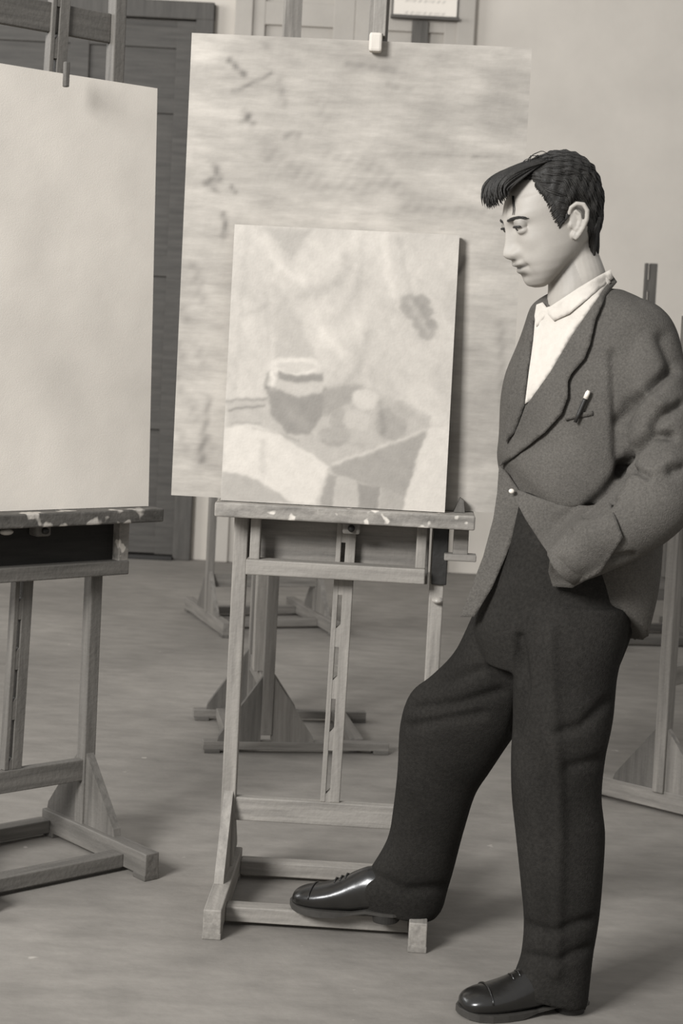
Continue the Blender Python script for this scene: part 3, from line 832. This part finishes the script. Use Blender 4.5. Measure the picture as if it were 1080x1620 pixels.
for q in range(330):                                           # forelock falling forward over the brow
    l = random.uniform(-38, 50); ct = 1-((l-3)/52)**2*.55
    a0 = (random.uniform(0, 46), 0, l); p0 = snapc(hd(a0[0], 108, l*.9), 1)
    dep = random.uniform(0, 1)
    top = 101-dep*27; fr = (70+34*ct*(1-.25*dep))
    end = (84+27*ct-12*dep+random.uniform(-4, 4), 75-random.uniform(0, 23)*ct+3*(1-ct), l*.86+random.uniform(-9, 9))
    cpts = [p0, hd(60, 108-dep*17-.07*abs(l), l), hd(fr-4, top, l*.95), hd(end[0]+1, (top+end[1])/2+1, l*.9), hd(*end)]
    cpts = np.array(cpts); T_ = np.linspace(0, 1, 14); pts = []
    for t in T_:
        b5 = [math.comb(4, j)*t**j*(1-t)**(4-j) for j in range(5)]; pts.append(sum(b5[j]*cpts[j] for j in range(5)))
    pts = np.array(pts)
    # bezier pulls inward: push the curve out to its control polygon
    pts += np.outer(np.sin(np.pi*T_)*4.0*S, HU*.7+HF*.7)
    r_ = np.interp(T_, [0, .3, .75, 1], [1.6, 2.9, 2.2, .3])*random.uniform(.6, 1.2)
    hb.tube(pts, r_*S, 7, .75)
for l, amp, f0, f1 in ((24, 12, 40, -6), (18, 9, 48, 8), (8, 6, 55, 22)):
    pts = [snapc(hd(f0+(f1-f0)*t, 114, l), 1)+HU*math.sin(math.pi*t)*amp*S for t in np.linspace(0, 1, 12)]
    hb.tube(pts, np.interp(np.linspace(0, 1, 12), [0, .5, 1], [.9, .8, .4])*S, 5)
for l in (20, 23, 26):                                          # thin strand across the forehead
    pts = [snap(hd(88, 74-36*t, l+9*t+3*math.sin(3*t)), .8)[0] for t in np.linspace(0, 1, 8)]
    hb.tube(pts, np.array([.8, .8, .75, .7, .6, .5, .4, .3])*S, 5)
EDGE = [(44, 84), (40, 70), (35, 57), (31, 40), (27, 16), (21, 2), (13, 8), (5, 19)]
for q in range(260):                                            # soft hairline at the temples and sideburns
    k_ = random.uniform(0, len(EDGE)-1.001); a_, b_ = EDGE[int(k_)], EDGE[int(k_)+1]; t = k_-int(k_)
    f0 = a_[0]+(b_[0]-a_[0])*t; u0 = a_[1]+(b_[1]-a_[1])*t; sg = random.choice((1, 1, -1))
    w0 = float(interp(u0, UW[::-1], WW[::-1]))
    p0 = snap(hd(f0-9, u0+5, sg*w0), 4.2)[0]; p1 = snap(hd(f0-2, u0+1, sg*w0), 2.6)[0]; p2 = snap(hd(f0+random.uniform(1, 4.5), u0-random.uniform(2, 7), sg*w0), .4)[0]
    hb.tube([p0, p1, p2], np.array([1.3, 1.2, .3])*S, 5)
for q in range(150):                                            # cropped hair running down the nape
    l = random.uniform(-44, 46); k_ = random.uniform(.55, 1.12)
    cp = [hd(-66+.012*l*l*.5, -4, l), hd(-61+.01*l*l, -24, l*.95), hd(-55+.01*l*l, -48*k_, l*.85), hd(-47+.01*l*l, -76*k_, l*.7)]
    hb.tube(cp, np.array([3.0, 3.6, 2.8, .6])*S, 6)
hair = hb.build('hair', M_HAIR, person, FOOT)

# ---- trousers
pel = loft_arrays(resample([ring_sil((815, 770), (985, 775), 3.50, .105), ring_sil((795, 860), (1003, 860), 3.50, .12), ring_sil((772, 930), (1008, 935), 3.50, .13),
                            ring_sil((752, 990), (996, 1000), 3.50, .13), ring_sil((765, 1050), (975, 1060), 3.50, .11)], 4))
legl = loft_arrays(resample([ring_sil((815, 950), (1004, 955), 3.45, .10), ring_sil((814, 1010), (988, 1015), 3.44, .10), ring_sil((812, 1070), (973, 1070), 3.43, .098), ring_sil((812, 1140), (967, 1140), 3.42, .094),
    ring_sil((809, 1200), (956, 1200), 3.42, .088), ring_sil((810, 1260), (949, 1260), 3.42, .084), ring_sil((817, 1320), (954, 1320), 3.42, .083),
    ring_sil((826, 1400), (950, 1400), 3.42, .08), ring_sil((829, 1455), (944, 1455), 3.42, .077), ring_sil((822, 1510), (936, 1505), 3.415, .073),
    ring_sil((809, 1548), (931, 1556), 3.41, .072), ring_sil((812, 1564), (928, 1590), 3.41, .068)], 4))
legr = loft_arrays(resample([ring_sil((770, 930), (905, 1020), 3.55, .10), ring_sil((742, 990), (872, 1075), 3.57, .10), ring_sil((712, 1038), (842, 1120), 3.59, .095), ring_sil((680, 1070), (815, 1158), 3.61, .088),
    ring_sil((648, 1096), (792, 1192), 3.63, .082), ring_sil((630, 1145), (772, 1224), 3.66, .078), ring_sil((627, 1210), (753, 1256), 3.69, .074),
    ring_sil((619, 1280), (738, 1306), 3.72, .072), ring_sil((610, 1332), (722, 1356), 3.745, .070), ring_sil((584, 1378), (709, 1400), 3.76, .068),
    ring_sil((566, 1402), (700, 1436), 3.765, .066), ring_sil((578, 1436), (688, 1452), 3.77, .060)], 4))
tr = remeshed('trousers', [pel, legl, legr], .006, 5)
wrinkle(tr, .0028, 26, 5, (1, 1, .55))
creases(tr, [([(660, 1120), (720, 1115), (790, 1095)], 9, .006), ([(648, 1150), (700, 1140), (760, 1130)], 9, .005), ([(690, 1085), (760, 1060)], 8, .005),
             ([(815, 1160), (830, 1090), (822, 1010)], 8, .010), ([(820, 1460), (870, 1475), (935, 1455)], 8, .006), ([(822, 1510), (880, 1520), (930, 1500)], 8, .006),
             ([(590, 1385), (640, 1410), (700, 1405)], 9, .006), ([(960, 1110), (920, 1150), (880, 1160)], 9, .006), ([(955, 1200), (900, 1215)], 9, .005),
             ([(870, 1000), (885, 1300), (880, 1540)], 10, -.006)])
trousers = cloth('trousers', tr, M_TROUS)

# ---- jacket
tor = loft_arrays(resample([
    ring_body(455, 936, 3.505, .064, .052), ring_body(469, 937, 3.50, .11, .076), ring_body(486, 938, 3.50, .150, .090), ring_body(510, 944, 3.50, .182, .098), ring_body(560, 938, 3.50, .198, .116, ex=2.1),
    ring_body(600, 929, 3.50, .200, .128, ex=2.1), ring_body(640, 923, 3.50, .198, .134, ex=2.1), ring_body(700, 916, 3.50, .192, .136, ex=2.1), ring_body(742, 912, 3.50, .186, .138, .08, ex=2.1),
    ring_body(800, 922, 3.50, .182, .136, .12, ex=2.1), ring_body(858, 930, 3.50, .170, .112, .42), ring_body(920, 938, 3.50, .150, .090, .62), ring_body(972, 938, 3.50, .136, .076, .66)], 5))
slv = path_tube([(985, 497, 3.455, 34, .05), (1012, 528, 3.42, 52, .072), (1026, 580, 3.38, 56, .078), (1038, 640, 3.345, 57, .075), (1052, 710, 3.31, 58, .072),
                 (1048, 775, 3.285, 62, .070), (1003, 822, 3.28, 60, .064), (948, 856, 3.29, 50, .056), (905, 886, 3.315, 40, .047), (888, 899, 3.325, 36, .043)], 5)
slr = path_tube([(885, 520, 3.6, 40, .06), (880, 580, 3.66, 50, .068), (880, 680, 3.71, 48, .064), (888, 770, 3.71, 46, .060), (888, 850, 3.67, 40, .05), (882, 885, 3.64, 36, .045)], 5)
jk = remeshed('jacket', [tor, slv, slr], .0055, 5)
wrinkle(jk, .0024, 22, 9)
creases(jk, [([(968, 560), (972, 640), (976, 720), (984, 748)], 7, .008), ([(1065, 585), (1030, 612), (995, 640), (983, 665)], 9, .016), ([(1078, 640), (1045, 660), (1030, 678)], 8, .012),
             ([(1062, 690), (1030, 688), (1002, 710), (984, 745)], 7, .018), ([(980, 752), (1000, 742), (1026, 755)], 5, .012), ([(1050, 535), (1066, 570)], 14, .012),
             ([(1082, 740), (1062, 745)], 8, .010), ([(900, 812), (950, 808), (968, 790)], 6, .010), ([(985, 748), (955, 785), (930, 805)], 10, .012), ([(895, 830), (905, 858)], 5, .007),
             ([(925, 872), (960, 885), (1000, 880)], 6, .008), ([(1015, 620), (1045, 640)], 9, -.006), ([(1000, 760), (1060, 730)], 14, -.005), ([(868, 815), (800, 745)], 14, .004)])
jacket_bvh = bvh_of(jk)
trous_w = mesh_of('tmp', [tuple(v) for v in (coords(tr)+FOOT)], [tuple(p.vertices) for p in tr.polygons]); trous_bvh = bvh_of(trous_w)
jacket = cloth('jacket', jk, M_SUIT)
neck_bvh = BVHTree.FromPolygons([Vector(p) for p in neck[0]], neck[1])

def drape(name, poly, trees, off, thick, m, parent, step=5, Y0=3.45, smooth=6, curve=None, hold=0.0):
    """cloth panel cut to a pattern, laid on the surfaces under it as seen from the front, given real thickness"""
    bp = []
    for a, c in zip(poly, poly[1:]+poly[:1]):
        n = max(1, int(math.dist(a, c)/step)); bp += [(a[0]+(c[0]-a[0])*i/n, a[1]+(c[1]-a[1])*i/n) for i in range(n)]
    xs = [p[0] for p in bp]; ys = [p[1] for p in bp]
    gr = np.array([(x, y) for x in np.arange(min(xs), max(xs), step) for y in np.arange(min(ys), max(ys), step)])
    gr = gr[sdf(gr, bp) < -step*.6] if len(gr) else gr
    pts = [Vector(p) for p in bp]+[Vector((float(p[0]), float(p[1]))) for p in gr]
    n = len(bp)
    v2, _, fc, _, _, _ = delaunay_2d_cdt(pts, [], [list(range(n))], 1, 1e-4)
    dist = np.full(len(v2), np.nan); dirs = np.array([ray(p.x, p.y) for p in v2])
    dl = np.linalg.norm(dirs, axis=1)[:, None]; dirs = dirs/dl
    for i, d in enumerate(dirs):
        best = None
        for t in trees:
            h = t.ray_cast(Vector(CAM), Vector(d))
            if h[0] is not None and (best is None or h[3] < best): best = h[3]
        if best is not None: dist[i] = best
        elif curve: dist[i] = curve(v2[i].x, v2[i].y)/d[1]
    ok = ~np.isnan(dist)
    P2 = np.array([(p.x, p.y) for p in v2])
    for i in np.nonzero(~ok)[0]:
        j = np.nonzero(ok)[0][np.argmin(np.sum((P2[ok]-P2[i])**2, 1))] if ok.any() else None
        dist[i] = dist[j]+.004 if j is not None else Y0/dirs[i][1]
    nb_ = [set() for _ in v2]
    for f_ in fc:
        for a in f_:
            nb_[a] |= set(f_)-{a}
    for _ in range(smooth):
        dist = np.array([.5*dist[i]+.5*np.mean([dist[j] for j in nb_[i]]) if nb_[i] else dist[i] for i in range(len(v2))])
    A = CAM+dirs*(dist-off)[:, None]; B = CAM+dirs*(dist-off+thick)[:, None]
    V = [tuple(p) for p in A]+[tuple(p) for p in B]; k = len(A)
    Fc = [tuple(f_) for f_ in fc]+[tuple(i+k for i in f_[::-1]) for f_ in fc]
    cnt = {}
    for f_ in fc:
        for a, c in zip(f_, list(f_[1:])+[f_[0]]): cnt[(a, c)] = cnt.get((a, c), 0)+1
    for (a, c) in cnt:
        if (c, a) not in cnt: Fc.append((c, a, a+k, c+k))
    me = mesh_of(name, [np.array(p)-FOOT for p in V], Fc)
    o = link(name, me, m, parent, True)
    md = o.modifiers.new('s', 'EDGE_SPLIT') if False else None
    return o

JT = [jacket_bvh, neck_bvh]
shirt = drape('shirt', [(958, 438), (925, 455), (885, 480), (858, 488), (846, 505), (843, 540), (836, 590), (830, 639), (842, 632), (870, 590), (905, 530), (940, 480), (966, 446)], JT, .011, .010, M_SHIRT, person, smooth=10)
drape('collar_leaf', [(966, 426), (945, 437), (915, 455), (885, 475), (868, 486), (866, 497), (876, 508), (900, 497), (935, 468), (970, 440)], JT, .019, .005, M_SHIRT, shirt)
drape('collar_leaf', [(866, 488), (858, 478), (848, 482), (845, 500), (848, 517), (856, 512), (863, 500)], JT, .018, .005, M_SHIRT, shirt)
drape('lapel', [(969, 436), (941, 478), (905, 530), (870, 589), (833, 640), (812, 690), (789, 738), (800, 732), (830, 710), (862, 684), (888, 655), (898, 628), (898, 604), (903, 592), (924, 568), (933, 545), (942, 505), (958, 468), (976, 446)], [jacket_bvh, neck_bvh], .016, .008, M_SUIT, jacket)
drape('lapel', [(846, 508), (842, 545), (835, 590), (830, 640), (814, 684), (800, 700), (800, 660), (808, 615), (820, 570), (832, 520), (838, 505)], JT, .014, .008, M_SUIT, jacket)
drape('front_skirt', [(803, 768), (840, 783), (880, 797), (930, 800), (965, 795), (985, 850), (950, 905), (905, 930), (874, 928), (867, 905), (870, 880), (852, 854), (830, 820)], [jacket_bvh, trous_bvh], .010, .006, M_SUIT, jacket, smooth=14)
drape('front_skirt', [(789, 736), (802, 748), (828, 786), (818, 830), (800, 880), (778, 930), (750, 976), (728, 976), (745, 930), (764, 880), (780, 820), (786, 780)], [], 0, .007, M_SUIT, jacket, Y0=3.42,
      curve=lambda x, y: 3.485+.008*math.sin((y-742)/60)-.0006*(x-780)-.00025*(y-742), smooth=1)
drape('breast_pocket', [(893, 658), (937, 650), (938, 657), (894, 665)], [jacket_bvh], .005, .005, M_SUIT, jacket)

def first_hit(x, y, trees):
    d = ray(x, y); d = d/np.linalg.norm(d); best = None
    for t in trees:
        h = t.ray_cast(Vector(CAM), Vector(d))
        if h[0] is not None and (best is None or h[3] < best[3]): best = h
    return (CAM+d*best[3] if best else at(x, y, 3.39)), d
p = at(809, 777, 3.448)
MB().ball(p, (.006, .004, .005)).build('button', M_BUTTON, jacket, FOOT)
pa, d = first_hit(931, 618, [jacket_bvh]); pb, _ = first_hit(915, 655, [jacket_bvh])
pn = empty('fountain_pen', tuple(pb-d*.012))
tag(pn, 'dark fountain pen with a pale cap end clipped in the man\'s breast pocket', 'pen')
A_ = (pa-d*.012)-(pb-d*.012); 
MB().tube([A_*-.35, A_*0, A_*.55, A_*.66], [.0035, .0042, .0042, .004], 12).build('barrel', M_DARK, pn)
MB().tube([A_*.66, A_*.9, A_*1.0], [.0048, .0048, .003], 12).build('cap_end', M_BUTTON, pn)

# ---- shoes
def make_shoe(toe, heel, zb, zh, label=None):
    """toe, heel: ground points of the sole; zb, zh heights of sole bottom at toe and heel"""
    toe = np.array([toe[0], toe[1], zb]); heel = np.array([heel[0], heel[1], zh]); ax = toe-heel; L = np.linalg.norm(ax); ax = ax/L
    sd = np.cross((0, 0, 1.), ax); sd /= np.linalg.norm(sd); up = np.cross(ax, sd)
    n = 28; th = np.linspace(0, 2*np.pi, n, endpoint=False)
    def sec(t, w, h0, h1, lean=0.0, ex=2.4):
        c = heel+ax*(t*L)+sd*lean
        cs, sn = np.cos(th), np.sin(th); X = np.sign(cs)*np.abs(cs)**(2/ex)*w; Z = np.where(sn > 0, np.abs(sn)**(2/2.0), -np.abs(sn)**(2/5.0))
        z = (h0+h1)/2+Z*(h1-h0)/2
        X = X*np.where(sn > 0, 1-.28*np.clip(sn, 0, 1)**2, 1)
        return c+np.outer(X, sd)+np.outer(z, up)
    up_r = [(.02, .020, .030, .070), (.05, .032, .026, .098), (.15, .036, .024, .112), (.28, .038, .022, .116), (.40, .040, .016, .104), (.52, .044, .013, .086), (.64, .047, .011, .071),
            (.76, .048, .010, .061), (.86, .045, .011, .055), (.93, .038, .012, .048), (.975, .026, .014, .040), (.995, .011, .017, .031)]
    V, Fc = loft_arrays(resample([sec(*r) for r in up_r], 3))
    me = mesh_of('shoe', [np.array(p)-FOOT for p in V], Fc); sh = link('shoe', me, M_SHOE, person, True)
    so = [(.0, .030, .0), (.03, .036, .0), (.12, .040, .0), (.28, .038, .0), (.42, .036, .0), (.55, .046, .0), (.68, .052, 0), (.80, .052, 0), (.90, .045, 0), (.97, .032, 0), (1.015, .012, 0)]
    rings = []
    for t, w, _ in so:
        arch = .010*math.exp(-((t-.40)/.12)**2)+.006*max(0, (t-.8)/.2)**2
        c = heel+ax*(t*L); hb_ = .0145 if t > .34 else .024
        lo = (arch if t > .30 else 0.018)
        q = []
        for a in th:
            cx_, sn_ = math.cos(a), math.sin(a); q.append(c+sd*(np.sign(cx_)*abs(cx_)**.6*w)+up*(lo if sn_ < 0 else hb_+(.004*max(0, (t-.8)/.2)**2))+up*(.0015*sn_))
        rings.append(np.array(q))
    V, Fc = loft_arrays(rings); me = mesh_of('sole', [np.array(p)-FOOT for p in V], Fc); link('sole', me, M_SOLE, sh)
    rings = []
    for z, k in ((0, .96), (.019, 1.0)):
        q = []
        for a in th:
            q.append(heel+ax*(.13*L+.125*L*math.cos(a)*(1 if math.cos(a) < 0 else .9)*k)+sd*(.039*k*np.sign(math.sin(a))*abs(math.sin(a))**.7)+up*z)
        rings.append(np.array(q))
    V, Fc = loft_arrays(rings); me = mesh_of('heel', [np.array(p)-FOOT for p in V], Fc); link('heel', me, M_DARK, sh)
    # welt of the toe cap and laces
    b = MB()
    q = [sec(.80, .0475, .010, .0592)[i]+up*.001 for i in range(0, n//2+1)]; b.tube(q, .0016, 6); b.build('toe_cap_seam', M_SHOE, sh, FOOT)
    b = MB()
    for t in (.50, .55, .60):
        h1 = np.interp(t, [.4, .52, .64], [.104, .086, .071]); c = heel+ax*(t*L)+up*(h1+.001)
        b.tube([c+sd*.016-up*.004, c+up*.002, c-sd*.016-up*.004], .002, 6)
    b.build('shoelace', M_SHOE, sh, FOOT)
    return sh
tp = fl(726, 1606); hp = fl(922, 1594)
make_shoe(tp, hp, 0.0, 0.0)
make_shoe((-.056, 3.812), (.185, 3.738), .047, .050)

# ------------------------------------------------------------------ light: unseen studio window to the left, added back wall fill, soft room light
def window_or_fill(loc, target, sx, sy, power):
    ld = bpy.data.lights.new('window_or_fill_light', 'AREA'); ld.shape = 'RECTANGLE'; ld.size = sx; ld.size_y = sy; ld.energy = power
    o = bpy.data.objects.new('window_or_fill_light', ld); COL.objects.link(o); o.location = loc
    o.rotation_euler = (Vector(target)-Vector(loc)).to_track_quat('-Z', 'Y').to_euler()
window_or_fill((-3.4, -.9, 3.7), (0, 4.2, .9), 1.8, 1.8, 700)
window_or_fill((-5.2, 6.0, 3.2), (2.2, 9.5, 1.4), 3.0, 2.2, 200)  # added fill that brightens the back wall, no window known there
w = bpy.data.worlds.new('room_light'); scn.world = w; w.use_nodes = True
bg = w.node_tree.nodes['Background']; bg.inputs[0].default_value = (1, 1, 1, 1); bg.inputs[1].default_value = 0.59
scn.view_settings.view_transform = 'Standard'; scn.view_settings.look = 'None'
scn.view_settings.exposure = -0.17; scn.view_settings.gamma = 1.0; scn.view_settings.use_curve_mapping = False
